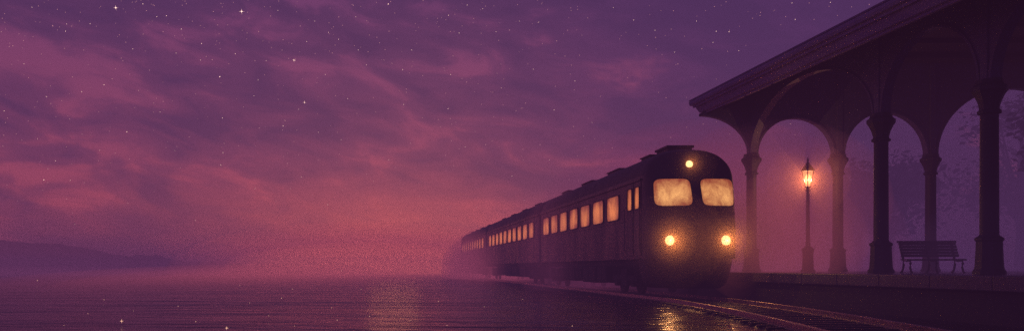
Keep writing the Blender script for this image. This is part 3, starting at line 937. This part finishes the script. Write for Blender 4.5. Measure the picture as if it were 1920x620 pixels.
sun = bpy.data.lights.new('sun', 'SUN'); sun.energy = .008; sun.angle = math.radians(4); sun.color = (1, .36, .15)
so = bpy.data.objects.new('sun', sun); C.objects.link(so)
SUN_EL = 4.2; SUN_AZ = 0.4
sd = Vector((math.sin(math.radians(SUN_AZ))*math.cos(math.radians(SUN_EL)), math.cos(math.radians(SUN_AZ))*math.cos(math.radians(SUN_EL)), math.sin(math.radians(SUN_EL))))
so.rotation_euler = sd.to_track_quat('Z', 'Y').to_euler()

# ------------------------------------------------------------------ sky
W = bpy.data.worlds.new('World'); S.world = W; W.use_nodes = True
t = NT(W.node_tree)
d = t.n('ShaderNodeTexCoord').outputs['Generated']
d = t.n('ShaderNodeVectorMath', {0: d}, operation='NORMALIZE').outputs[0]
sx = t.n('ShaderNodeSeparateXYZ', {0: d})
X, Y, Z = sx.outputs[0], sx.outputs[1], sx.outputs[2]
zc = t.m('MAXIMUM', Z, 0.0)
base = t.ramp(zc, [(0, lin(128, 60, 86)), (.06, lin(130, 60, 90)), (.14, lin(112, 56, 93)), (.24, lin(94, 52, 94)), (.36, lin(70, 45, 90)), (.75, lin(44, 34, 80))])
rt = t.m('MULTIPLY', t.m('SUBTRACT', X, .10), 1.9, clamp=True)
base = t.mix(t.m('MULTIPLY', rt, .9), base, lin(68, 43, 94))
# cloud streaks on a high flat layer
k = t.m('DIVIDE', 1.0, t.m('ADD', zc, .24))
px_, py_ = t.m('MULTIPLY', X, k), t.m('MULTIPLY', Y, k)
pr = t.m('ADD', t.m('MULTIPLY', px_, .92), t.m('MULTIPLY', py_, .28)); qr = t.m('SUBTRACT', t.m('MULTIPLY', py_, .92), t.m('MULTIPLY', px_, .28))
cv = t.vec(t.m('MULTIPLY', t.m('SUBTRACT', X, t.m('MULTIPLY', Z, .35)), 8.5), t.m('MULTIPLY', t.m('ADD', Z, t.m('MULTIPLY', X, .22)), 24.0), t.m('MULTIPLY', Y, 3.0))
c1 = t.noise(cv, 1.0, 6, .54, .55)
c2 = t.noise(t.vec(t.m('MULTIPLY', px_, 1.6), t.m('MULTIPLY', py_, 1.9), 8.0), 1.0, 3, .5, .2)
c3 = t.noise(d, 60, 4, .6)
cl = t.m('ADD', t.m('ADD', t.m('MULTIPLY', c1, .65), t.m('MULTIPLY', c2, .33)), t.m('MULTIPLY', t.m('SUBTRACT', c3, .5), .06))
cl = t.m('SUBTRACT', cl, t.m('MULTIPLY', t.m('MULTIPLY', rt, zc), .5))
lite = t.ramp(cl, [(.49, (0, 0, 0, 1)), (.62, (1, 1, 1, 1))], 'EASE')
dark = t.ramp(cl, [(.37, (1, 1, 1, 1)), (.51, (0, 0, 0, 1))], 'EASE')
litecol = t.ramp(zc, [(0, lin(200, 84, 98)), (.08, lin(176, 76, 98)), (.2, lin(140, 68, 104)), (.36, lin(104, 58, 108))])
sky = t.mix(t.m('MULTIPLY', lite, .80), base, litecol)
sky = t.mix(t.m('MULTIPLY', dark, .68), sky, lin(66, 42, 86))
# afterglow on the horizon
gx = t.m('DIVIDE', t.m('ADD', X, .02), .27); gz = t.m('DIVIDE', t.m('SUBTRACT', Z, .018), .068)
gg = t.m('EXPONENT', t.m('MULTIPLY', t.m('ADD', t.m('MULTIPLY', gx, gx), t.m('MULTIPLY', gz, gz)), -1.0))
gy = t.m('GREATER_THAN', Y, 0.0)
gg = t.m('MULTIPLY', t.m('MULTIPLY', gg, gy), t.m('ADD', t.m('MULTIPLY', cl, 1.2), .15))
sky = t.mix(t.m('MULTIPLY', gg, .95, clamp=True), sky, lin(246, 108, 92))
back = t.m('MULTIPLY', t.m('ADD', t.m('MULTIPLY', Y, -1.0), .15), 1.2, clamp=True)
sky = t.mix(t.m('MULTIPLY', back, .8), sky, lin(42, 40, 98))
ns = t.n('ShaderNodeTexSky', sky_type='NISHITA', sun_disc=False, sun_elevation=math.radians(SUN_EL), sun_rotation=math.radians(SUN_AZ))
b1 = t.n('ShaderNodeBackground', {'Color': sky, 'Strength': 1.0})
b2 = t.n('ShaderNodeBackground', {'Color': t.mix(1.0, ns.outputs[0], (.9, .45, .75, 1), 'MULTIPLY'), 'Strength': .004})
ad = t.n('ShaderNodeAddShader', {0: b1.outputs[0], 1: b2.outputs[0]})
t.n('ShaderNodeOutputWorld', {'Surface': ad.outputs[0]})
W.cycles.sampling_method = 'MANUAL'; W.cycles.sample_map_resolution = 512

# ------------------------------------------------------------------ camera
cam = bpy.data.cameras.new('camera'); co = bpy.data.objects.new('camera', cam); C.objects.link(co)
co.location = (0, 0, EYE); co.rotation_euler = (PI/2, 0, 0)
cam.sensor_width = 36; cam.lens = 36*F/1920
cam.shift_x = (960-728)/1920; cam.shift_y = (501-310)/1920
cam.clip_start = .1; cam.clip_end = 6000
S.camera = co
S.view_settings.view_transform = 'Standard'; S.view_settings.look = 'None'
S.view_settings.exposure = 0; S.view_settings.gamma = 1
S.cycles.use_denoising = False
S.cycles.max_bounces = 6; S.cycles.diffuse_bounces = 2; S.cycles.glossy_bounces = 3; S.cycles.volume_bounces = 0
S.cycles.sample_clamp_indirect = 3.0; S.cycles.sample_clamp_direct = 0
